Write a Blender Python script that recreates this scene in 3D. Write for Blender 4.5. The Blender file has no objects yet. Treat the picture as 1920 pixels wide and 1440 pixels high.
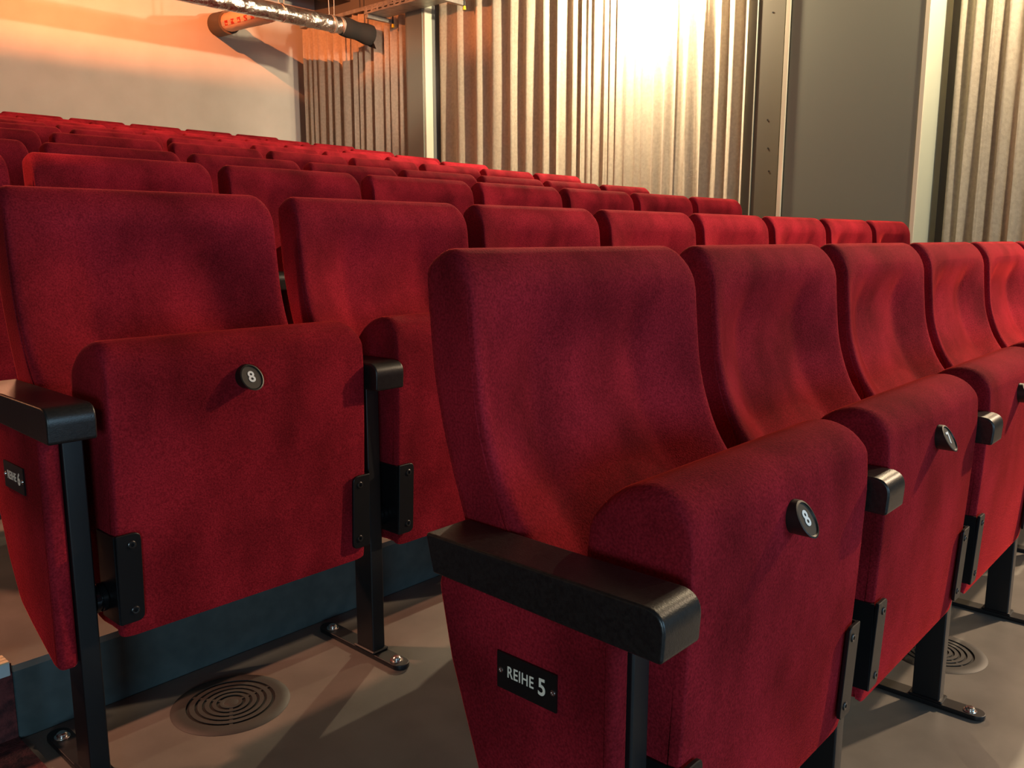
import bpy, bmesh, math, random
from mathutils import Vector, Matrix
random.seed(5)
S = bpy.context.scene
C = bpy.context.collection
PI = math.pi
R = math.radians

# ------------------------------------------------------------------ camera
cam_d = bpy.data.cameras.new('camera')
cam = bpy.data.objects.new('camera', cam_d); C.objects.link(cam)
yaw, pitch, roll, FPX = R(-47.7438), R(-9.6946), R(0.0306), 1608.41
fw = Vector((math.sin(-yaw)*math.cos(pitch), math.cos(yaw)*math.cos(pitch), math.sin(pitch)))
rt = Vector((math.cos(yaw), math.sin(yaw), 0)); up = rt.cross(fw)
r2 = math.cos(roll)*rt + math.sin(roll)*up; u2 = -math.sin(roll)*rt + math.cos(roll)*up
M = Matrix((( r2.x, u2.x, -fw.x, -0.6818), (r2.y, u2.y, -fw.y, -0.7067), (r2.z, u2.z, -fw.z, 0.9497), (0, 0, 0, 1)))
cam.matrix_world = M
cam_d.sensor_fit = 'HORIZONTAL'; cam_d.sensor_width = 36; cam_d.lens = 36*FPX/1920
cam_d.clip_start = 0.02; cam_d.clip_end = 100
S.camera = cam

# ------------------------------------------------------------------ world, exposure, lights
w = bpy.data.worlds.new('dim_hall'); S.world = w; w.use_nodes = True
w.node_tree.nodes['Background'].inputs[0].default_value = (0.5, 0.6, 0.7, 1)
w.node_tree.nodes['Background'].inputs[1].default_value = 0.02
S.view_settings.view_transform = 'Standard'; S.view_settings.look = 'None'
S.view_settings.exposure = 0.12; S.view_settings.gamma = 1; S.view_settings.use_curve_mapping = False

def light(name, kind, loc, energy, col, target=None, size=.3, size_y=None, spot=None, blend=.5):
    d = bpy.data.lights.new(name, kind); d.energy = energy; d.color = col
    if kind == 'AREA':
        d.size = size
        if size_y: d.shape = 'RECTANGLE'; d.size_y = size_y
    else:
        d.shadow_soft_size = size
    if kind == 'SPOT': d.spot_size = R(spot); d.spot_blend = blend
    o = bpy.data.objects.new(name, d); C.objects.link(o); o.location = loc
    if target is not None:
        o.rotation_euler = (Vector(target)-Vector(loc)).to_track_quat('-Z', 'Y').to_euler()
    return o

WARM = (1.0, .78, .50)
for n_, (x_, y_, z_, e_) in enumerate(((5.36, 3.45, 3.15, 520), (5.36, .25, 3.25, 270), (5.34, -2.6, 3.34, 110))):
    light('curtain_lamp', 'POINT', (x_, y_, z_), e_, WARM, size=.04)
light('orange_wall_lamp', 'POINT', (2.7, 6.2, 3.62), 720, (1.0, .25, .07), size=.007)
light('side_aisle_lamp', 'SPOT', (-.95, 2.3, 2.5), 260, (1.0, .44, .26), (-.12, 1.6, .85), .07, spot=38, blend=.45)
light('left_rim_fill', 'POINT', (-1.8, 5.2, 1.9), 60, (1.0, .36, .16), size=.12)  # faint orange light added for the rims at the front row's left end
light('right_seat_fill', 'SPOT', (4.9, -1.5, 2.8), 1150, (1.0, .72, .48), (2.9, -.1, .6), .08, spot=60, blend=1)  # spot added to brighten the right-hand seats; no fixture hangs here
light('cool_front_fill', 'AREA', (1.6, -5.4, 1.4), 100, (.42, .74, 1.0), (1.2, 1.5, .7), 3.0, 1.6)  # added soft cool fill from the front; no screen is modelled
light('left_front_fill', 'AREA', (-2.4, -2.5, .85), 34, (.55, .80, .95), (0, .3, .35), .9, .7)  # added cool fill, low at the left, for side panels and risers
light('corner_curtain_fill', 'SPOT', (4.3, 4.4, 2.95), 300, (1.0, .70, .50), (5.67, 7.7, 2.3), .1, spot=38, blend=1)  # narrow spot added to lift the corner curtain, not a ceiling fixture
light('rear_rim_fill', 'AREA', (1.8, 7.0, 3.75), 60, (1.0, .42, .22), (1.6, 1.5, .9), .5)  # unseen area light added for orange rims along the seat tops

# ------------------------------------------------------------------ materials
def mat(name, col, rough=.6, metal=0, **k):
    m = bpy.data.materials.new(name); m.use_nodes = True
    b = m.node_tree.nodes['Principled BSDF']
    b.inputs['Base Color'].default_value = (*col, 1); b.inputs['Roughness'].default_value = rough
    b.inputs['Metallic'].default_value = metal
    for kk, v in k.items(): b.inputs[kk.replace('_', ' ')].default_value = v
    return m
def nd(m, t, **k):
    n = m.node_tree.nodes.new(t)
    for kk, v in k.items():
        if hasattr(n, kk): setattr(n, kk, v)
        else: n.inputs[kk.replace('_', ' ')].default_value = v
    return n
def lk(m, a, b): m.node_tree.links.new(a, b)
def noise_col(m, c1, c2, scale, stretch=(1, 1, 1), lo=.35, hi=.65, detail=4, bump=0, bscale=None, rnd=False, coord='Object'):
    b = m.node_tree.nodes['Principled BSDF']
    tc = nd(m, 'ShaderNodeTexCoord'); mp = nd(m, 'ShaderNodeMapping'); mp.inputs['Scale'].default_value = stretch
    lk(m, tc.outputs[coord], mp.inputs[0])
    if rnd:
        oi = nd(m, 'ShaderNodeObjectInfo'); mu = nd(m, 'ShaderNodeMath', operation='MULTIPLY'); mu.inputs[1].default_value = 37
        lk(m, oi.outputs['Random'], mu.inputs[0])
        cb = nd(m, 'ShaderNodeCombineXYZ'); lk(m, mu.outputs[0], cb.inputs[0]); lk(m, mu.outputs[0], cb.inputs[2])
        lk(m, cb.outputs[0], mp.inputs['Location'])
    n = nd(m, 'ShaderNodeTexNoise', Scale=scale, Detail=detail); lk(m, mp.outputs[0], n.inputs['Vector'])
    r = nd(m, 'ShaderNodeValToRGB'); r.color_ramp.elements[0].position = lo; r.color_ramp.elements[1].position = hi
    r.color_ramp.elements[0].color = (*c1, 1); r.color_ramp.elements[1].color = (*c2, 1)
    lk(m, n.outputs['Fac'], r.inputs[0]); lk(m, r.outputs[0], b.inputs['Base Color'])
    if bump:
        n2 = nd(m, 'ShaderNodeTexNoise', Scale=bscale or scale, Detail=3); lk(m, tc.outputs[coord], n2.inputs['Vector'])
        bp = nd(m, 'ShaderNodeBump', Strength=bump, Distance=.002); lk(m, n2.outputs['Fac'], bp.inputs['Height'])
        lk(m, bp.outputs[0], b.inputs['Normal'])
    return r

velvet = mat('red_velvet', (.40, .012, .02), .85)
def build_velvet(m):
    b = m.node_tree.nodes['Principled BSDF']
    r = noise_col(m, (.15, .0085, .0135), (.33, .0170, .029), 7, (1, 1, .7), .34, .66, 5, .5, 420, rnd=True)
    tc = nd(m, 'ShaderNodeTexCoord')
    n = nd(m, 'ShaderNodeTexNoise', Scale=330, Detail=2); lk(m, tc.outputs['Object'], n.inputs['Vector'])
    mr = nd(m, 'ShaderNodeMapRange'); mr.inputs[1].default_value = .3; mr.inputs[2].default_value = .7; mr.inputs[3].default_value = .70; mr.inputs[4].default_value = 1.3
    lk(m, n.outputs['Fac'], mr.inputs[0])
    mx = nd(m, 'ShaderNodeVectorMath', operation='SCALE'); lk(m, r.outputs[0], mx.inputs[0]); lk(m, mr.outputs[0], mx.inputs['Scale'])
    lk(m, mx.outputs[0], b.inputs['Base Color'])
    b.inputs['Sheen Weight'].default_value = 1.0; b.inputs['Sheen Roughness'].default_value = .20
    b.inputs['Sheen Tint'].default_value = (1, .07, .055, 1); b.inputs['Specular IOR Level'].default_value = .02
build_velvet(velvet)
steel = mat('black_powder_coat', (.006, .006, .007), .42)
arm_m = mat('black_satin_armrest', (.010, .009, .009), .36)
noise_col(arm_m, (.008, .007, .007), (.016, .014, .013), 220, bump=.12, bscale=500)
plate_m = mat('black_anodised_plate', (.005, .005, .006), .45, .0, Specular_IOR_Level=.3)
screw_m = mat('dark_screw', (.05, .05, .05), .3, .8)
chrome = mat('bright_bolt', (.75, .73, .70), .22, 1)
hub_m = mat('glossy_black_hub', (.01, .011, .013), .15, .4)
badge_m = mat('black_badge', (.010, .009, .008), .45)
disc_m = mat('badge_face', (.035, .030, .025), .5)
print_w = mat('white_print', (.93, .95, .94), .5)
print_c = mat('cream_print', (.95, .90, .74), .5)
sign_m = mat('black_sign', (.006, .006, .006), .4)
floor_m = mat('grey_linoleum', (.13, .12, .105), .42, Specular_IOR_Level=.35)
noise_col(floor_m, (.135, .122, .105), (.172, .156, .135), 9, bump=.05, bscale=300)
riser_m = mat('slate_riser_paint', (.055, .085, .09), .6)
noise_col(riser_m, (.045, .072, .078), (.062, .092, .098), 30)
carpet_m = mat('dark_red_carpet', (.10, .02, .022), .95)
noise_col(carpet_m, (.035, .008, .010), (.13, .028, .028), 60, bump=1, bscale=300)
nose_m = mat('pale_metal_nosing', (.50, .62, .66), .4, .3)
noset_m = mat('ribbed_wood_nosing', (.60, .47, .30), .5)
vent_m = mat('vent_grey_plastic', (.022, .020, .017), .6)
vent_h = mat('vent_hole_dark', (.004, .004, .004), .8)
wall_m = mat('painted_wall', (.55, .52, .46), .8)
noise_col(wall_m, (.47, .445, .40), (.51, .485, .44), 3, bump=.05, bscale=60)
gray_m = mat('grey_column_paint', (.175, .188, .155), .75)
grayd_m = mat('dark_grey_paint', (.13, .13, .125), .7)
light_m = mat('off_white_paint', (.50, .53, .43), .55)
strip_m = mat('acrylic_strip', (.75, .70, .55), .12, Specular_IOR_Level=.8)
curt_m = mat('beige_wool_curtain', (.62, .54, .42), .95, Sheen_Weight=.3)
noise_col(curt_m, (.66, .58, .46), (.76, .68, .55), 40, bump=.7, bscale=110)
ceil_m = mat('dark_ceiling', (.12, .10, .085), .8)
foil = mat('silver_foil', (.82, .81, .80), .26, 1)
def build_foil(m):
    b = m.node_tree.nodes['Principled BSDF']
    tc = nd(m, 'ShaderNodeTexCoord'); n = nd(m, 'ShaderNodeTexVoronoi', Scale=9); n2 = nd(m, 'ShaderNodeTexNoise', Scale=16, Detail=6)
    lk(m, tc.outputs['Object'], n.inputs['Vector']); lk(m, tc.outputs['Object'], n2.inputs['Vector'])
    ad = nd(m, 'ShaderNodeMath', operation='ADD'); lk(m, n.outputs[0], ad.inputs[0]); lk(m, n2.outputs['Fac'], ad.inputs[1])
    bp = nd(m, 'ShaderNodeBump', Strength=.8, Distance=.025); lk(m, ad.outputs[0], bp.inputs['Height']); lk(m, bp.outputs[0], b.inputs['Normal'])
build_foil(foil)
galv = mat('galvanised_steel', (.42, .40, .36), .45, .7)
noise_col(galv, (.30, .29, .27), (.46, .44, .40), 14)
cloth_b = mat('black_cloth', (.012, .010, .009), .9)
clothg = mat('grey_brown_fabric', (.10, .075, .055), .8)
yellow = mat('yellow_cap', (.75, .55, .02), .5)
tape_r = mat('red_tape', (.75, .06, .02), .5)
tape_w = mat('white_tape', (.85, .78, .68), .5)
copper = mat('warm_insulation', (.75, .42, .26), .6)

# ------------------------------------------------------------------ helpers
def link(name, me, m=None, parent=None):
    o = bpy.data.objects.new(name, me); C.objects.link(o)
    if m is not None and not me.materials: me.materials.append(m)
    if parent is not None: o.parent = parent
    return o
def fin(bm, name, smooth=True, angle=35):
    bmesh.ops.recalc_face_normals(bm, faces=bm.faces)
    me = bpy.data.meshes.new(name); bm.to_mesh(me); bm.free()
    if smooth:
        me.polygons.foreach_set('use_smooth', [True]*len(me.polygons))
        me.set_sharp_from_angle(angle=R(angle))
    return me
def harden(me, lim=50):
    # area-weighted corner normals so that flat faces stay flat beside rounded edges
    me.update(); n_f = [Vector(p.normal)*p.area for p in me.polygons]; un_ = [Vector(p.normal) for p in me.polygons]
    vf = [[] for _ in me.vertices]
    for p in me.polygons:
        for v in p.vertices: vf[v].append(p.index)
    c = math.cos(R(lim)); out = []
    for p in me.polygons:
        for v in p.vertices:
            a = Vector()
            for q in vf[v]:
                if un_[q].dot(un_[p.index]) > c: a += n_f[q]
            out.append(a.normalized())
    me.polygons.foreach_set('use_smooth', [True]*len(me.polygons))
    me.normals_split_custom_set(out)
    return me
def tag(o, label=None, cat=None, group=None, kind=None):
    if label: o['label'] = label
    if cat: o['category'] = cat
    if group: o['group'] = group
    if kind: o['kind'] = kind
    return o
def empty(name, loc=(0, 0, 0)):
    o = bpy.data.objects.new(name, None); C.objects.link(o); o.location = loc; o.empty_display_size = .05
    return o
def box(bm, x0, x1, y0, y1, z0, z1, bev=0, seg=2):
    t = bmesh.new()
    bmesh.ops.create_cube(t, size=1)
    for v in t.verts:
        v.co = Vector(((x0+x1)/2+v.co.x*(x1-x0), (y0+y1)/2+v.co.y*(y1-y0), (z0+z1)/2+v.co.z*(z1-z0)))
    if bev: bmesh.ops.bevel(t, geom=t.edges[:], offset=bev, segments=seg, affect='EDGES', profile=.5)
    me = bpy.data.meshes.new('t'); t.to_mesh(me); t.free(); bm.from_mesh(me); bpy.data.meshes.remove(me)
def boxmesh(name, *a, bev=0, seg=2):
    bm = bmesh.new(); box(bm, *a, bev=bev, seg=seg); me = fin(bm, name, False); return harden(me) if bev else me
def prism(bm, pts, axis, a, b, bev=0, seg=3):
    """extrude a 2-D outline along an axis; pts are the other two coordinates in xyz order"""
    t = bmesh.new()
    def P(p, v):
        q = list(p); q.insert(axis, v); return q
    v0 = [t.verts.new(P(p, a)) for p in pts]; v1 = [t.verts.new(P(p, b)) for p in pts]
    n = len(pts)
    f0 = t.faces.new(v0); f1 = t.faces.new(v1[::-1])
    for i in range(n): t.faces.new((v0[i], v1[i], v1[(i+1) % n], v0[(i+1) % n]))
    bmesh.ops.recalc_face_normals(t, faces=t.faces)
    if bev:
        es = [e for f in (f0, f1) for e in f.edges]
        bmesh.ops.bevel(t, geom=es, offset=bev, segments=seg, affect='EDGES', profile=.5)
    me = bpy.data.meshes.new('t'); t.to_mesh(me); t.free(); bm.from_mesh(me); bpy.data.meshes.remove(me)
def roundpoly(pts, rads, n=5):
    """round the corners of a polygon"""
    out = []
    N = len(pts)
    for i, p in enumerate(pts):
        r = rads[i] if isinstance(rads, (list, tuple)) else rads
        p = Vector(p); a = Vector(pts[i-1])-p; b = Vector(pts[(i+1) % N])-p
        if r <= 0: out.append(tuple(p)); continue
        A, B = a.normalized(), b.normalized()
        ang = A.angle(B)/2
        d = min(r/math.tan(ang), a.length*.49, b.length*.49)
        p0, p1 = p+A*d, p+B*d
        for k in range(n+1):
            t = k/n
            out.append(tuple(p0*(1-t)**2+p*2*t*(1-t)+p1*t*t))
    return out
def cyl(bm, p, q, r0, r1=None, n=24, caps=True):
    p, q = Vector(p), Vector(q); r1 = r0 if r1 is None else r1
    d = q-p; rot = d.to_track_quat('Z', 'Y').to_matrix().to_4x4()
    mt = Matrix.Translation((p+q)/2) @ rot
    bmesh.ops.create_cone(bm, cap_ends=caps, segments=n, radius1=r0, radius2=r1, depth=d.length, matrix=mt)
def lathe(bm, prof, n=40, mtx=Matrix.Identity(4)):
    rings = []
    for r, z in prof:
        rings.append([bm.verts.new(mtx @ Vector((r*math.cos(2*PI*k/n), r*math.sin(2*PI*k/n), z))) for k in range(n)] if r > 1e-6 else [bm.verts.new(mtx @ Vector((0, 0, z)))])
    for a, b in zip(rings, rings[1:]):
        for k in range(n):
            k2 = (k+1) % n
            if len(a) == 1 and len(b) == 1: continue
            if len(a) == 1: bm.faces.new((a[0], b[k], b[k2]))
            elif len(b) == 1: bm.faces.new((a[k], a[k2], b[0]))
            else: bm.faces.new((a[k], b[k], b[k2], a[k2]))
_tc = {}
def textmesh(txt, size, ext, mtx, xs=1.0, bold=0.0, sp=1.0):
    cu = bpy.data.curves.new('t', 'FONT'); cu.body = txt; cu.size = size; cu.extrude = ext; cu.resolution_u = 8; cu.align_x = 'CENTER'; cu.align_y = 'CENTER'; cu.offset = bold; cu.space_character = sp
    o = bpy.data.objects.new('t', cu); C.objects.link(o)
    dg = bpy.context.evaluated_depsgraph_get(); dg.update()
    me = bpy.data.meshes.new_from_object(o.evaluated_get(dg))
    bpy.data.objects.remove(o); me.transform(mtx @ Matrix.Diagonal((xs, 1, 1, 1)))
    return me
def interp(tab, v):
    if v <= tab[0][0]: return tab[0][1]
    for (a, x), (b, y) in zip(tab, tab[1:]):
        if v <= b:
            t = (v-a)/(b-a); return x+(y-x)*t
    return tab[-1][1]
def smooth_tab(tab, v, h=.02):
    return (interp(tab, v-h)+interp(tab, v)*2+interp(tab, v+h))/4

# ------------------------------------------------------------------ row layout (seat row -> origin of its first armrest, on its own floor)
W = .56
ROW = {5: (0, 0, 0), 6: (-.2043, .8685, .0988), 7: (-.4043, 1.7583, .2351), 8: (-.611, 2.626, .3494), 9: (-.8138, 3.4994, .4831),
       10: (-.9500, 4.3571, .606), 11: (-.7078, 5.2032, .7245), 12: (-1.101, 6.0422, .845), 13: (-1.4941, 6.8765, .9669), 14: (-1.8873, 7.7084, 1.0894)}
NS = {5: (0, 7), 6: (0, 7), 7: (0, 7), 8: (1, 8), 9: (2, 9), 10: (2, 9), 11: (3, 9), 12: (4, 10), 13: (5, 11), 14: (6, 11)}
EDGE = -.042   # a row's own floor ends here (behind its feet) and the next step rises

# ------------------------------------------------------------------ structure
XW, YB, ZC = 6.0, 8.67, 4.0
XL, YF = -4.0, -6.0
def struct(name, me, m, parent=None, **k):
    o = link(name, me, m, parent)
    if parent is None: o['kind'] = 'structure'
    for a, b in k.items(): o[a] = b
    return o
fl = struct('floor', boxmesh('floor', -.05, XW, -.93, EDGE, -.12, 0), floor_m)
fl['label'] = 'grey linoleum tier floor rising in steps towards the back'
lowf = link('front_floor', boxmesh('front_floor', XL, XW, YF, -.93, -.14, -.10), floor_m, fl)
def tier_x(r): return ROW[r][0]-.045 if r < 11 else -2.0
for r in range(6, 15):
    x0, y0, z0 = ROW[r]
    ya = ROW[r-1][1]+EDGE; yb = (y0+EDGE) if r < 14 else YB
    xa, xl = tier_x(r-1) if r < 12 else -2.0, tier_x(r)
    out = [(xa, ya), (XW, ya), (XW, yb), (xl, yb), (xl, ya+.35*(yb-ya))]
    bm = bmesh.new(); prism(bm, out, 2, z0-.012, z0); t = link('tier_surface', fin(bm, 'tier', False), floor_m, fl)
    out = [(xa+.001, ya+.003), (XW, ya+.003), (XW, yb), (xl+.001, yb), (xl+.001, ya+.35*(yb-ya))]
    bm = bmesh.new(); prism(bm, out, 2, z0-.30, z0-.012); t2 = link('riser', fin(bm, 'riser', False), riser_m, fl)
# row 6 starts a little further left than row 5
struct('wall_back', boxmesh('wb', XL-.1, XW+.1, YB, YB+.15, -.2, ZC), wall_m)
struct('wall_right', boxmesh('wr', XW, XW+.15, YF, YB, -.2, ZC), grayd_m)
struct('wall_left', boxmesh('wl', XL-.15, XL, YF, YB, -.2, ZC), grayd_m)
struct('wall_front', boxmesh('wf', XL-.1, XW+.1, YF-.15, YF, -.2, ZC), grayd_m)
struct('ceiling', boxmesh('ce', XL-.1, XW+.1, YF-.1, YB+.1, ZC, ZC+.15), ceil_m)
bm = bmesh.new(); box(bm, XL, XW, 7.95, 8.2, ZC-.30, ZC, .004)
tag(struct('trim_1', fin(bm, 'beam'), ceil_m), 'brown beam running across under the ceiling near the back wall')

# aisle carpet steps beside the tiers
ca = empty('carpeted_aisle_steps', (-1.2, 0, 0)); tag(ca, 'dark red carpeted aisle steps with pale nosings left of the rows', 'steps')
LX = {5: -.052, 6: -.050, 7: -.253, 8: -.455, 9: -.66, 10: -.86}
def loc(o, p): o.location = (p.location[0]*-1, p.location[1]*-1, p.location[2]*-1)
bm = bmesh.new()
box(bm, -2.4, -.052, -.93, EDGE-.004, -.12, .0)
o = link('carpet_step', fin(bm, 'cs', False), carpet_m, ca); loc(o, ca)
for r in range(6, 11):
    ya = ROW[r-1][1]+EDGE+.004; yb = ROW[r][1]+EDGE+.004
    z = ROW[r][2]
    xr = ROW[r-1][0]-.047; xr2 = tier_x(r)-.002
    bm = bmesh.new(); prism(bm, [(-2.6, ya), (xr, ya), (xr2, ya+.35*(yb-ya)), (xr2, yb), (-2.6, yb)], 2, z-.25, z+.004)
    o = link('carpet_step', fin(bm, 'cs', False), carpet_m, ca); loc(o, ca)
    bm = bmesh.new(); box(bm, -2.6, xr-.006, ya-.012, ya+.0, z-.012, z+.010)
    n_ = link('nosing', fin(bm, 'ns', False), nose_m, ca); loc(n_, ca)
    bm = bmesh.new()
    for k in range(3): box(bm, -2.6, xr-.006, ya-.011+k*.012, ya-.001+k*.012, z+.010, z+.0125)
    q = link('ribbed_top', fin(bm, 'nt', False), noset_m, n_)

# ------------------------------------------------------------------ seat meshes
def slab(profile, x0, x1, rx, ry, rz, name, wing=None, n_mid=36, n_edge=7, zr_low=None):
    """upholstered pad: a closed (y,z) outline swept along x with rounded ends"""
    N = len(profile)
    nor = []
    for i in range(N):
        a, b = profile[i-1], profile[(i+1) % N]
        d = Vector((b[0]-a[0], b[1]-a[1])).normalized()
        nor.append(Vector((d.y, -d.x)))
    area = sum(profile[i][0]*profile[(i+1) % N][1]-profile[(i+1) % N][0]*profile[i][1] for i in range(N))
    if area < 0: nor = [-n for n in nor]
    xs = []
    for k in range(n_edge+1):
        a = (k/n_edge)*PI/2
        xs.append((x0+rx*(1-math.sin(a)) if False else x0+rx*(1-math.cos(a)), 1-math.sin(a)))
    mid = [(x0+rx+(x1-x0-2*rx)*k/n_mid, 0) for k in range(1, n_mid)]
    xs = xs+mid+[(x0+x1-x, g) for x, g in reversed(xs)]
    bm = bmesh.new(); rings = []
    for x, g in xs:
        ring = []
        for (y, z), n in zip(profile, nor):
            yy, zz = y-n.x*ry*g**5, z-n.y*rz*g
            if wing: yy += wing(x, yy, zz, n)
            ring.append(bm.verts.new((x, yy, zz)))
        rings.append(ring)
    for a, b in zip(rings, rings[1:]):
        for i in range(N): bm.faces.new((a[i], b[i], b[(i+1) % N], a[(i+1) % N]))
    for ring in (rings[0], rings[-1]):
        c = Vector((ring[0].co.x, sum(v.co.y for v in ring)/N, sum(v.co.z for v in ring)/N))
        inner = [bm.verts.new(v.co.lerp(c, .10)) for v in ring]
        for v in inner: v.co.x += (-.0018 if ring is rings[0] else .0018)
        for i in range(N): bm.faces.new((ring[i], ring[(i+1) % N], inner[(i+1) % N], inner[i]))
        bm.faces.new(inner)
    return harden(fin(bm, name, False), 60)

FRONT = [(.40, -.17), (.55, -.125), (.59, -.108), (.62, -.080), (.66, -.052), (.70, -.034), (.75, -.019), (.82, -.011), (.87, -.007), (.905, .004)]
REAR = [(.40, -.045), (.55, -.010), (.61, .012), (.65, .027), (.69, .040), (.74, .053), (.786, .062), (.85, .068), (.905, .070)]
def back_profile():
    pts = []
    zs = [.40+.455*k/28 for k in range(29)]
    for z in zs: pts.append((smooth_tab(FRONT, z), z))
    key = [(-.007, .868), (-.003, .889), (.006, .910), (.020, .926), (.034, .9345), (.047, .9370), (.058, .934), (.067, .924), (.071, .908), (.0705, .885), (.069, .86)]
    for k in range(len(key)-1):
        p0, p1, p2, p3 = [Vector(key[max(0, min(len(key)-1, k+q))]) for q in (-1, 0, 1, 2)]
        for t in (0, .5):
            q = .5*((2*p1)+(p2-p0)*t+(2*p0-5*p1+4*p2-p3)*t*t+(3*p1-p0-3*p2+p3)*t**3); pts.append(tuple(q))
    pts.append(key[-1])
    for z in reversed(zs[::2]): pts.append((smooth_tab(REAR, z), z))
    # bottom rounding
    pts.append((-.065, .388)); pts.append((-.105, .384)); pts.append((-.15, .388))
    return pts
def wing(x, y, z, n):
    if n.x > -.25: return 0
    xe = min(x-.02, .523-x)
    cr = .142-.030*max(0, min(1, (.80-z)/.25))
    if xe < .012: f = 0
    elif xe < cr: f = (xe-.012)/(cr-.012)
    else: f = 1
    # soften crease
    if abs(xe-cr) < .012: f = 1-(cr+.012-xe)**2/(4*.012)/(cr-.012)
    A = max(0, min(1, (.904-z)/.12)); A = .040*A*A*(3-2*A)
    # slight belly in the middle panel
    belly = .006*math.cos(PI*min(1, abs(x-.2715)/.12)/2) if abs(x-.2715) < .12 else 0
    return (A*f-belly*(A/.040))*min(1, (-n.x-.25)/.3)
back_me = slab(back_profile(), .02, .523, .026, .007, .028, 'backrest', wing, 52)

def pan_profile():
    key = [(-.190, .233), (-.172, .30), (-.158, .45), (-.158, .58), (-.163, .641), (-.178, .669), (-.202, .688), (-.232, .6955), (-.258, .691), (-.278, .678), (-.290, .655),
           (-.293, .60), (-.289, .48), (-.283, .35), (-.277, .240), (-.268, .229), (-.230, .228)]
    out = []
    N = len(key)
    for i in range(N):  # Catmull-Rom
        p0, p1, p2, p3 = [Vector(key[(i+k-1) % N]) for k in range(4)]
        seg = 3 if (p2-p1).length < .05 else 5
        for s in range(seg):
            t = s/seg
            q = .5*((2*p1)+(p2-p0)*t+(2*p0-5*p1+4*p2-p3)*t*t+(3*p1-p0-3*p2+p3)*t**3)
            if (p2-p1).length > .05: q = p1.lerp(p2, t)*.7+q*.3
            out.append(tuple(q))
    return out
def panw(x, y, z, n):
    if n.x < -.6: return -.004*math.sin(PI*(x-.042)/.478)*max(0, math.sin(PI*(z-.23)/.46))
    return 0
pan_me = slab(pan_profile(), .042, .520, .024, .007, .024, 'seat_cushion', panw, 24)

def bracket(side):
    bm = bmesh.new()
    xo = .0385 if side < 0 else .5235
    xi = .077 if side < 0 else .485
    # front plate follows the slight tilt of the pan
    pts = roundpoly([(xo, .256), (xi, .256), (xi, .402), (xo, .402)], [.002, .012, .012, .002], 4)
    t = bmesh.new()
    prism(t, pts, 1, -.292, -.286, .001, 1)
    for v in t.verts: v.co.y += (.33-v.co.z)*.045
    me = bpy.data.meshes.new('t'); t.to_mesh(me); t.free(); bm.from_mesh(me); bpy.data.meshes.remove(me)
    box(bm, xo-.002*(1 if side < 0 else -1) - (.0 if side > 0 else .0), xo+.002*(1 if side < 0 else -1), -.288, -.228, .258, .400, 0) if side < 0 else box(bm, xo-.002, xo+.002, -.288, -.228, .258, .400, 0)
    return harden(fin(bm, 'hinge_bracket', False), 40)
br_me = {-1: bracket(-1), 1: bracket(1)}
def screw_mesh(x, z):
    bm = bmesh.new(); y = -.292+(.33-z)*.045
    lathe(bm, [(0, -.0004), (.0028, -.0004), (.0030, .0016), (.0052, .0018), (.0066, .0010), (.0072, -.001)], 16, Matrix.Translation((x, y, z)) @ Matrix.Rotation(PI/2, 4, 'X'))
    return fin(bm, 'screw')
sc_me = {(-1, 0): screw_mesh(.062, .384), (-1, 1): screw_mesh(.062, .276), (1, 0): screw_mesh(.500, .384), (1, 1): screw_mesh(.500, .276)}
def hub_mesh(xa, xb):
    bm = bmesh.new(); c = (-.238, .292)
    s = 1 if xb > xa else -1
    L = abs(xb-xa)
    lathe(bm, [(0, 0), (.021, 0), (.0225, .001), (.0225, L*.35), (.020, L*.38), (.020, L*.5), (.0225, L*.53), (.0225, L*.9), (.021, L), (0, L)], 28,
          Matrix.Translation((xa, c[0], c[1])) @ Matrix.Rotation(s*PI/2, 4, 'Y'))
    return fin(bm, 'hinge_hub')
hub_me = {-1: hub_mesh(.0165, .037), 1: hub_mesh(.5435, .525)}

# number badge: short round body cut obliquely so that its face looks up
BX, BZ, BR = .272, .622, .0205
def badge_y(z): return -.2935+(.62-z)*.02
TA = .030/.041   # slope of the cut
def badge_mesh():
    bm = bmesh.new(); n = 36
    a = []; b = []
    for k in range(n):
        c, s = math.cos(2*PI*k/n), math.sin(2*PI*k/n)
        x, z = BX+BR*c, BZ+BR*s
        a.append(bm.verts.new((x, -.287, z)))
        b.append(bm.verts.new((x, -.300-(BR-BR*s)*TA*.80, z)))
    for k in range(n): bm.faces.new((a[k], b[k], b[(k+1) % n], a[(k+1) % n]))
    # rim inward
    c_ = [bm.verts.new((BX+(v.co.x-BX)*.90, v.co.y-.0008+(v.co.z-BZ)*-.0*1, BZ+(v.co.z-BZ)*.90)) for v in b]
    for k, v in enumerate(c_): v.co.y = -.300-(BR-(v.co.z-BZ))*TA*.80-.0006
    d = [bm.verts.new((BX+(v.co.x-BX)*.86, 0, BZ+(v.co.z-BZ)*.86)) for v in b]
    for v in d: v.co.y = -.300-(BR-(v.co.z-BZ))*TA*.80+.0014
    for k in range(n):
        k2 = (k+1) % n
        bm.faces.new((b[k], c_[k], c_[k2], b[k2])); bm.faces.new((c_[k], d[k], d[k2], c_[k2]))
    return fin(bm, 'number_badge', True, 30)
def badge_frame(off):
    ang = math.atan(TA*.80)
    # local x->x, local y-> up along the face, local z-> outward
    yv = Vector((0, math.sin(ang), math.cos(ang))); zv = Vector((0, -math.cos(ang), math.sin(ang)))
    o = Vector((BX, -.300-BR*TA*.80+.0014, BZ))+zv*off
    m = Matrix(((1, yv.x, zv.x, o.x), (0, yv.y, zv.y, o.y), (0, yv.z, zv.z, o.z), (0, 0, 0, 1)))
    return m
badge_me = badge_mesh()
bm = bmesh.new(); s_ = 1/math.cos(math.atan(TA*.80))
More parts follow.
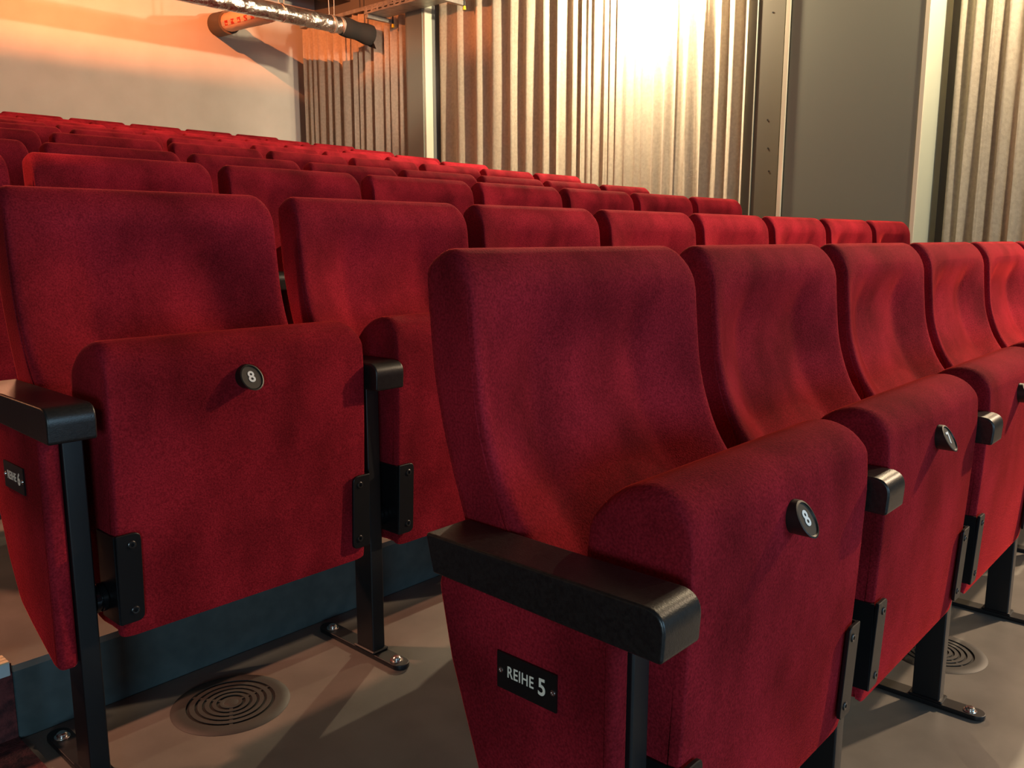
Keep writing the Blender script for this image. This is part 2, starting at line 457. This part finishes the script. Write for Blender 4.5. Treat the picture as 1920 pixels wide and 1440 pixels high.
vs = [bm.verts.new(badge_frame(0) @ Vector((BR*.87*math.cos(2*PI*k/36), BR*.87*s_*math.sin(2*PI*k/36), 0))) for k in range(36)]; bm.faces.new(vs)
face_me = fin(bm, 'badge_face', False)
num_me = {}
def num_mesh(k):
    if k not in num_me: num_me[k] = textmesh(str(k), .0265, .0002, badge_frame(.0005), .95, .0006)
    return num_me[k]

# ------------------------------------------------------------------ stands
ARMP = roundpoly([(.0, .6165), (-.322, .6165), (-.319, .5640), (-.012, .5705)], [.004, .040, .006, .004], 8)
ARMI = roundpoly([(-.118, .6165), (-.322, .6165), (-.319, .5640), (-.122, .5685)], [.004, .040, .006, .004], 8)
def arm_mesh(xc=0):
    bm = bmesh.new(); prism(bm, ARMP if xc else ARMI, 0, xc-.034, xc+.034, .0035, 3); return harden(fin(bm, 'armrest', False))
arm_mid = arm_mesh(0); arm_end = arm_mesh(-.0185)
post_me = boxmesh('post', -.0155, .0155, -.264, -.210, .008, .572, bev=.003)
FT = []
for k in range(13): a = -PI/2+PI*k/12 - PI/2; FT.append((.019*math.cos(a), -.328+.019*math.sin(a)*1.0))
FT = [(.019*math.cos(PI+PI*k/12), -.328+.019*math.sin(PI+PI*k/12)) for k in range(13)] + [(.019*math.cos(PI*k/12), -.090+.019*math.sin(PI*k/12)) for k in range(13)]
bm = bmesh.new(); prism(bm, FT, 2, .0005, .0105, .0015, 2); foot_me = harden(fin(bm, 'foot_bar', False))
def bolt_mesh(y):
    bm = bmesh.new(); mt = Matrix.Translation((0, y, .0105))
    lathe(bm, [(0, .0085), (.006, .0080), (.0085, .0062), (.0092, .0030), (.0092, .0012), (.0125, .0010), (.0130, 0)], 6 if False else 20, mt)
    return fin(bm, 'bolt', True, 30)
bolt_me = [bolt_mesh(-.318), bolt_mesh(-.104)]
PANO = [(-.262, .568), (-.008, .573), (-.030, .470), (-.075, .340), (-.112, .272), (-.160, .243), (-.238, .202), (-.262, .200)]
PANR = roundpoly(PANO, [.012, .020, .05, .05, .05, .05, .020, .014], 5)
def side_panel(x0, x1, bev, nm):
    bm = bmesh.new(); prism(bm, PANR, 0, x0, x1, bev, 4); return harden(fin(bm, nm, False), 60)
panel_me = side_panel(-.046, -.0160, .010, 'side_panel')
plate_me = side_panel(-.008, .008, .001, 'side_plate')
sup_me = boxmesh('back_support', -.0075, .0075, -.215, -.030, .485, .566, bev=.002)
# small gusset weld at the post base
bm = bmesh.new(); box(bm, -.020, .020, -.270, -.204, .0105, .016, .002, 1); weld_me = fin(bm, 'base_flange')

SIGN = {}
def sign_parts(num, root):
    x = -.0475
    p = link('row_sign', boxmesh('row_sign', x-.0012, x+.0012, -.193, -.110, .466, .508), sign_m, root)
    p['label'] = 'black row plate with cream lettering REIHE %d' % num
    def fr(y, z): return Matrix(((0, 0, -1, x-.0013), (-1, 0, 0, y), (0, 1, 0, z), (0, 0, 0, 1)))
    t = link('lettering', textmesh('REIHE', .0185, .0002, fr(-.1435, .4875), .74, .0002, 1.10), print_c, p)
    t2 = link('lettering', textmesh(str(num), .0265, .0002, fr(-.1735, .4870), .85, .0005), print_c, p)
    for y in (-.1155, -.1885):
        bm = bmesh.new(); lathe(bm, [(0, .0004), (.0014, .0003), (.0017, .0012), (.0028, .0010), (.0032, 0)], 14, Matrix.Translation((x-.0012, y, .487)) @ Matrix.Rotation(-PI/2, 4, 'Y'))
        link('rivet', fin(bm, 'rivet'), chrome, p)

ORD = {5: 'front', 6: 'second', 7: 'third', 8: 'fourth', 9: 'fifth', 10: 'sixth', 11: 'seventh', 12: 'eighth', 13: 'ninth', 14: 'rearmost'}
NTH = ['first', 'second', 'third', 'fourth', 'fifth', 'sixth', 'seventh', 'eighth', 'ninth', 'tenth']
def copy_parts(src_parts, root):
    for me, nm, m, subs in src_parts:
        o = link(nm, me, m, root)
        for me2, nm2, m2 in subs: link(nm2, me2, m2, o)
for r in range(5, 15):
    ox, oy, oz = ROW[r]; a, b = NS[r]
    for n in range(a, b+1):
        x = ox+n*W
        s = empty('cinema_seat', (x, oy, oz))
        if r <= 6:
            k = n+1
            if n == 0: lab = 'red velvet tip-up seat 8 at the aisle end of the %s row' % ORD[r]
            else: lab = 'red velvet tip-up seat numbered %d, %s from the aisle end in the %s row' % (8-n, NTH[n], ORD[r])
        else:
            k = b-n
            lab = 'red velvet seat back, %s from the right end of the %s row' % (NTH[k], ORD[r]) if k else 'red velvet seat back at the right end of the %s row' % ORD[r]
        tag(s, lab, 'seat', 'tip-up seats in the %s row' % ORD[r])
        parts = [(back_me, 'backrest', velvet, []), (pan_me, 'seat_cushion', velvet, [])]
        if r <= 7:
            parts += [(br_me[-1], 'hinge_bracket', plate_m, [(sc_me[(-1, 0)], 'screw', screw_m), (sc_me[(-1, 1)], 'screw', screw_m)]),
                      (br_me[1], 'hinge_bracket', plate_m, [(sc_me[(1, 0)], 'screw', screw_m), (sc_me[(1, 1)], 'screw', screw_m)]),
                      (hub_me[-1], 'hinge_hub', hub_m, []), (hub_me[1], 'hinge_hub', hub_m, [])]
        if r <= 6:
            parts += [(badge_me, 'number_badge', badge_m, [(face_me, 'badge_face', disc_m), (num_mesh(8-n), 'numeral', print_w)])]
        copy_parts(parts, s)
    for n in range(a, b+2):
        x = ox+n*W
        end = (n == 0 and r <= 7)
        s = empty('armrest_stand', (x, oy, oz))
        if r <= 6:
            if n == 0: lab = 'black armrest stand with red side panel and row plate, aisle end of %s row' % ORD[r]
            elif n == b+1: lab = 'black armrest stand closing the far right end of the %s row' % ORD[r]
            else: lab = 'black armrest stand, %s from the aisle end of the %s row%s' % (NTH[n], ORD[r], '')
        else:
            k = b+1-n
            lab = 'black armrest stand %s from the right end of the %s row' % (NTH[k], ORD[r]) if k else 'black armrest stand closing the right end of the %s row' % ORD[r]
        tag(s, lab, 'armrest stand', 'armrest stands in the %s row' % ORD[r])
        parts = [(arm_end if end else arm_mid, 'armrest', arm_m, []), (post_me, 'post', steel, []), (sup_me, 'back_support', steel, []),
                 (foot_me, 'foot_bar', steel, [(bolt_me[0], 'bolt', chrome), (bolt_me[1], 'bolt', chrome)] if r <= 7 else [])]
        if end: parts.append((panel_me, 'side_panel', velvet, []))
        else: parts.append((plate_me, 'side_plate', steel, []))
        if r <= 7: parts.append((weld_me, 'base_flange', steel, []))
        copy_parts(parts, s)
        if end and r <= 6: sign_parts(r, s)

# ------------------------------------------------------------------ floor vents
def vent(x, y, z, lab):
    root = empty('floor_vent', (x, y, z)); tag(root, lab, 'vent', 'round floor vents')
    bm = bmesh.new(); lathe(bm, [(.079, .0012), (.079, .0036), (.090, .0042), (.101, .0030), (.106, .0004)], 56); link('rim', fin(bm, 'rim'), vent_m, root)
    bm = bmesh.new(); lathe(bm, [(0, .0004), (.080, .0004)], 40); link('well', fin(bm, 'well', False), vent_h, root)
    for r0, r1 in ((.064, .073), (.051, .059), (.038, .046), (.026, .033)):
        bm = bmesh.new(); lathe(bm, [(r0, .0006), (r0, .0032), (r1, .0032), (r1, .0006)], 48); link('ring', fin(bm, 'ring'), vent_m, root)
    bm = bmesh.new(); lathe(bm, [(0, .0030), (.012, .0030), (.013, .0026), (.014, .0030), (.020, .0030), (.0205, .0006)], 40); link('hub', fin(bm, 'hub'), vent_m, root)
    bm = bmesh.new()
    for k in range(3):
        t = bmesh.new(); box(t, .018, .081, -.003, .003, .0005, .0022); bmesh.ops.rotate(t, verts=t.verts, cent=(0, 0, 0), matrix=Matrix.Rotation(k*2*PI/3, 3, 'Z'))
        me = bpy.data.meshes.new('t'); t.to_mesh(me); t.free(); bm.from_mesh(me); bpy.data.meshes.remove(me)
    link('spoke', fin(bm, 'spoke', False), vent_m, root)
vent(ROW[6][0]+.258, ROW[6][1]-.205, ROW[6][2], 'round ribbed floor vent under seat 8 of the second row')
vent(1.362, -.185, 0, 'round ribbed floor vent under the front row, beside a stand foot')

# ------------------------------------------------------------------ columns, curtains
def column(ya, yb, lab, strips=True):
    root = empty('wall_column', (XW, (ya+yb)/2, 0)); tag(root, lab, 'column')
    root['kind'] = 'structure'
    def L(name, me, m):
        o = link(name, me, m, root); o.location = (-XW, -(ya+yb)/2, 0); return o
    xp = 5.53
    L('column_face', boxmesh('f', xp, xp+.05, ya+.03, yb-.03, -.15, ZC), gray_m)
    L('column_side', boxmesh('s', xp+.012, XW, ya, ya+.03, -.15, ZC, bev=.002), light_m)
    L('column_side', boxmesh('s', xp+.012, XW, yb-.03, yb, -.15, ZC, bev=.002), gray_m)
    if not strips:
        L('side_reveal', boxmesh('r', 5.64, XW, ya-.006, ya, -.15, ZC), grayd_m)
    if strips:
        L('edge_strip', boxmesh('e', xp-.006, xp+.012, ya, ya+.028, -.15, ZC, bev=.001), strip_m)
        L('edge_strip', boxmesh('e', xp-.012, xp+.012, yb-.020, yb+.012, -.15, ZC, bev=.001), strip_m)
    return root
column(1.255, 2.235, 'broad grey wall column between the lit curtain and the right curtain')
column(6.15, 6.45, 'narrow grey wall column between the orange curtain and the long curtain', False)
# window frame board beyond the broad column
f1 = link('window_frame_board', boxmesh('wf1', 5.62, 5.66, 2.30, 2.512, -.15, ZC, bev=.002), mat('brown_grey_board', (.105, .095, .07), .75)); tag(f1, kind='structure')
f2 = link('frame_edge', boxmesh('wf2', 5.612, 5.625, 2.512, 2.520, -.15, ZC), light_m, f1)
f3 = link('frame_reveal', boxmesh('wf3', 5.70, 5.74, 2.52, 2.66, -.15, ZC), grayd_m, f1)
for z, y in ((1.62, 2.385), (1.83, 2.40), (1.45, 2.37), (2.6, 2.40)):
    bm = bmesh.new(); cyl(bm, (5.617, y, z), (5.6205, y, z), .006, n=12); link('screw_hole', fin(bm, 'sh'), vent_h, f1)

def curtain(name, ridges, xc, z0, z1, lab, amp=.05, phase=0, lean=None):
    """pleated cloth: sharp ridge towards the room at every listed y, valley between"""
    nz = 40
    ys = sorted(ridges)
    pts = []
    for a, b in zip(ys, ys[1:]):
        n = 12
        for k in range(n):
            t = k/n
            am = amp*min(1, (b-a)/.16)
            pts.append((a+(b-a)*t, am, t))
    pts.append((ys[-1], 0, 0))
    bm = bmesh.new(); grid = []
    rnd = random.Random(len(ys)); ph = [rnd.uniform(-1, 1) for _ in range(200)]
    for j in range(nz+1):
        z = z0+(z1-z0)*j/nz; row = []
        for i, (y, am, t) in enumerate(pts):
            g = 12; idx = i//g
            # lopsided fold: rises quickly, falls slowly
            s = .5-.5*math.cos(2*PI*(t**.8))
            wv = .012*math.sin(1.7*z+ph[idx]*3)*math.sin(PI*t)
            yy = y+.018*math.sin(1.1*z+ph[idx]*4+idx)*(z1-z)/2.5*math.sin(PI*t)
            row.append(bm.verts.new((xc+am*(s-.5)*2*(.75+.25*ph[idx])*(1.15-.25*j/nz)+wv, yy, z)))
        grid.append(row)
    for a, b in zip(grid, grid[1:]):
        for i in range(len(a)-1): bm.faces.new((a[i], a[i+1], b[i+1], b[i]))
    back = bmesh.ops.solidify(bm, geom=bm.faces[:], thickness=.004)
    me = fin(bm, name, True, 80)
    return tag(link(name, me, curt_m), lab, 'curtain', 'beige curtains on the right wall')
RB = [6.09, 5.815, 5.531, 5.316, 5.075, 4.893, 4.683, 4.5, 4.334, 4.228, 4.162, 4.102, 3.975, 3.927, 3.851, 3.748, 3.646, 3.583, 3.467, 3.353, 3.25, 3.165, 3.001, 2.856, 2.762, 2.62]
curtain('curtain', RB, 5.69, -.1, 3.42, 'long beige pleated curtain with a bright lamp glare at its top', .034)
RA = [round(v-.195, 3) for v in (8.64, 8.52, 8.43, 8.33, 8.14, 8.01, 7.83, 7.64, 7.56, 7.44, 7.26, 7.11, 7.01, 6.86, 6.72)]
curtain('curtain', RA, 5.67, .8, 3.40, 'orange-lit beige curtain in the far corner beside the back wall', .06)
RC = [1.15, 1.06, .945, .855, .74, .60, .47, .33, .20, .08, -.06, -.2, -.35, -.5]
curtain('curtain', RC, 5.80, -.1, 3.42, 'beige curtain at the right edge of the picture', .035)
for n_, (a, b) in enumerate(((6.52, 8.48), (2.52, 6.08), (-.6, 1.25))):
    o = link('curtain_rail', boxmesh('rail', 5.64, 5.72, a, b, 3.42, 3.46), galv)
    tag(o, ['metal curtain rail above the orange-lit corner curtain', 'metal curtain rail above the long beige curtain', 'metal curtain rail above the curtain at the right edge'][n_], 'curtain rail', 'curtain rails')

# ------------------------------------------------------------------ ducts
def tube(path, radf, n=28, jitter=0, closed=True):
    bm = bmesh.new(); rings = []
    rnd = random.Random(3)
    for i, p in enumerate(path):
        p = Vector(p); d = (Vector(path[min(i+1, len(path)-1)])-Vector(path[max(i-1, 0)])).normalized()
        a = d.orthogonal().normalized() if abs(d.z) > .9 else Vector((0, 0, 1)).cross(d).normalized()
        b = d.cross(a)
        ring = []
        for k in range(n):
            r = radf(i/(len(path)-1))*(1+rnd.uniform(-jitter, jitter))
            ring.append(bm.verts.new(p+a*r*math.cos(2*PI*k/n)+b*r*math.sin(2*PI*k/n)))
        rings.append(ring)
    for a, b in zip(rings, rings[1:]):
        for k in range(n): bm.faces.new((a[k], a[(k+1) % n], b[(k+1) % n], b[k]))
    if closed: bm.faces.new(rings[0]); bm.faces.new(rings[-1][::-1])
    return bm
def lerp3(a, b, n): return [tuple(a[k]+(b[k]-a[k])*i/n for k in range(3)) for i in range(n+1)]
du = empty('foil_duct', (4.2, 7.0, 3.13)); tag(du, 'silver foil ventilation duct hanging under the ceiling with a black cloth end', 'duct')
def sub(name, bm, m, root, smooth=True, ang=40):
    o = link(name, fin(bm, name, smooth, ang), m, root); l = root.location; o.location = (-l[0], -l[1], -l[2]); return o
D0, D1, D2 = (-1.4, 7.0, 3.10), (5.17, 7.0, 3.135), (5.52, 7.0, 3.10)
sub('foil_tube', tube(lerp3(D0, D1, 280), lambda t: .082, 36, .018), foil, du)
sub('cloth_sleeve', tube(lerp3((5.14, 7.0, 3.135), D2, 14), lambda t: .092+.006*math.sin(9*t)+.012*t, 28, .01), cloth_b, du)
bm = bmesh.new()
t = bmesh.new()
vv = [t.verts.new(v) for v in ((5.49, 6.92, 3.03), (5.55, 6.94, 2.955), (5.53, 7.03, 2.99), (5.47, 7.05, 3.02))]; t.faces.new(vv); bmesh.ops.solidify(t, geom=t.faces[:], thickness=.006)
me = bpy.data.meshes.new('t'); t.to_mesh(me); t.free(); bm.from_mesh(me)
sub('cloth_flap', bm, cloth_b, du, False)
for x in (4.42, 5.02, 5.13):
    bm = tube([(x-.012, 7.0, 3.13), (x+.012, 7.0, 3.135)], lambda t: .090, 28, .02); sub('clamp_band', bm, galv if x > 4.5 else foil, du)
for x in (4.42, 5.02):
    bm = bmesh.new(); cyl(bm, (x-.03, 7.0, 3.20), (x-.05, 7.0, ZC), .004, n=8); cyl(bm, (x+.03, 7.0, 3.20), (x+.05, 7.0, ZC), .004, n=8); sub('hanger_strap', bm, galv, du)
d2 = empty('branch_duct', (4.6, 8.3, 3.3)); tag(d2, 'short branch duct with brown fabric collar coming out of the back wall', 'duct')
P0, P1, P2, P3 = (4.68, 8.68, 3.325), (4.58, 8.25, 3.27), (4.47, 7.75, 3.215), (4.36, 7.12, 3.15)
sub('fabric_collar', tube(lerp3(P0, P1, 12), lambda t: .128-.006*t, 32, .01), clothg, d2)
sub('insulated_tube', tube(lerp3(P1, P3, 26), lambda t: .098, 28, .03), copper, d2)
# red and white barrier tape along the lower flank of the branch duct
for k in range(12):
    t0, t1 = k/12, (k+1)/12
    def pt(t, a, rr=.101):
        c = Vector(P1).lerp(Vector(P3), t); d = (Vector(P3)-Vector(P1)).normalized(); s = Vector((0, 0, 1)).cross(d).normalized(); u = d.cross(s)
        return c+(s*math.cos(a)+u*math.sin(a))*rr
    bm = bmesh.new()
    A0 = R(185)
    t = [pt(t0+.02, A0), pt(t1+.02, A0), pt(t1-.0, A0+.5), pt(t0-.0, A0+.5)]
    A = [bm.verts.new(v) for v in t]; bm.faces.new(A); bmesh.ops.solidify(bm, geom=bm.faces[:], thickness=.003)
    sub('tape_stripe', bm, tape_r if k % 2 else tape_w, d2, False)

# cable tray
ct = empty('cable_tray', (5.45, 6.1, 3.24)); tag(ct, 'perforated galvanised cable tray hanging beside the curtains', 'cable tray')
TX0, TX1, TY0, TY1, TZ = 5.27, 5.52, 5.2, 6.78, 3.235
bm = bmesh.new(); box(bm, TX0, TX1, TY0, TY1, TZ, TZ+.003); sub('tray_bottom', bm, galv, ct, False)
bm = bmesh.new(); box(bm, TX1-.003, TX1, TY0, TY1, TZ+.003, TZ+.06); sub('tray_side', bm, galv, ct, False)
bm = bmesh.new()   # slotted side facing the room: strips and bridges leave real slots
for z in (0, .026, .052): box(bm, TX0, TX0+.003, TY0, TY1, TZ+.003+z, TZ+.003+z+(.014 if z < .05 else .008))
yy = TY0
while yy < TY1-.02:
    for z in (.014, .040): box(bm, TX0, TX0+.003, yy, yy+.035, TZ+.003+z, TZ+.003+z+.012)
    yy += .09
sub('slotted_side', bm, galv, ct, False)
for y, m_ in ((6.74, 0), (5.66, 1)):
    bm = bmesh.new(); box(bm, 5.27, 5.62, y-.02, y+.02, TZ-.042, TZ-.001, .002, 1); cb = sub('cross_bar', bm, galv, ct)
    bm = bmesh.new(); cyl(bm, (5.60, y-.025, TZ-.06), (5.60, y-.025, ZC-.002), .007, n=10); sub('threaded_rod', bm, steel, ct)
    bm = bmesh.new(); cyl(bm, (5.60, y-.025, TZ-.085), (5.60, y-.025, TZ-.050), .018, .014, n=12); sub('end_cap', bm, yellow, ct)['label'] = 'yellow end cap'

# shaded trough of the orange lamp (above the frame)
lt = empty('wall_washer_lamp', (2.7, 6.2, 3.58)); tag(lt, 'small shaded orange wall-washer lamp under the ceiling above the back rows', 'lamp')
bm = bmesh.new(); box(bm, 2.58, 2.82, 6.165, 6.30, 3.580, 3.586); sub('shade', bm, steel, lt, False)
bm = bmesh.new(); box(bm, 2.58, 2.82, 6.160, 6.165, 3.580, 3.70); sub('spill_blocker', bm, steel, lt, False)  # unseen plate added to keep orange light off the long curtain
bm = bmesh.new(); cyl(bm, (2.7, 6.2, 3.66), (2.7, 6.2, ZC-.001), .006, n=10); sub('stem', bm, steel, lt)
bm = bmesh.new(); box(bm, 2.665, 2.675, 6.195, 6.205, 3.58, 3.67); box(bm, 2.725, 2.735, 6.195, 6.205, 3.58, 3.67); box(bm, 2.665, 2.735, 6.195, 6.205, 3.66, 3.67); sub('bracket', bm, steel, lt, False)
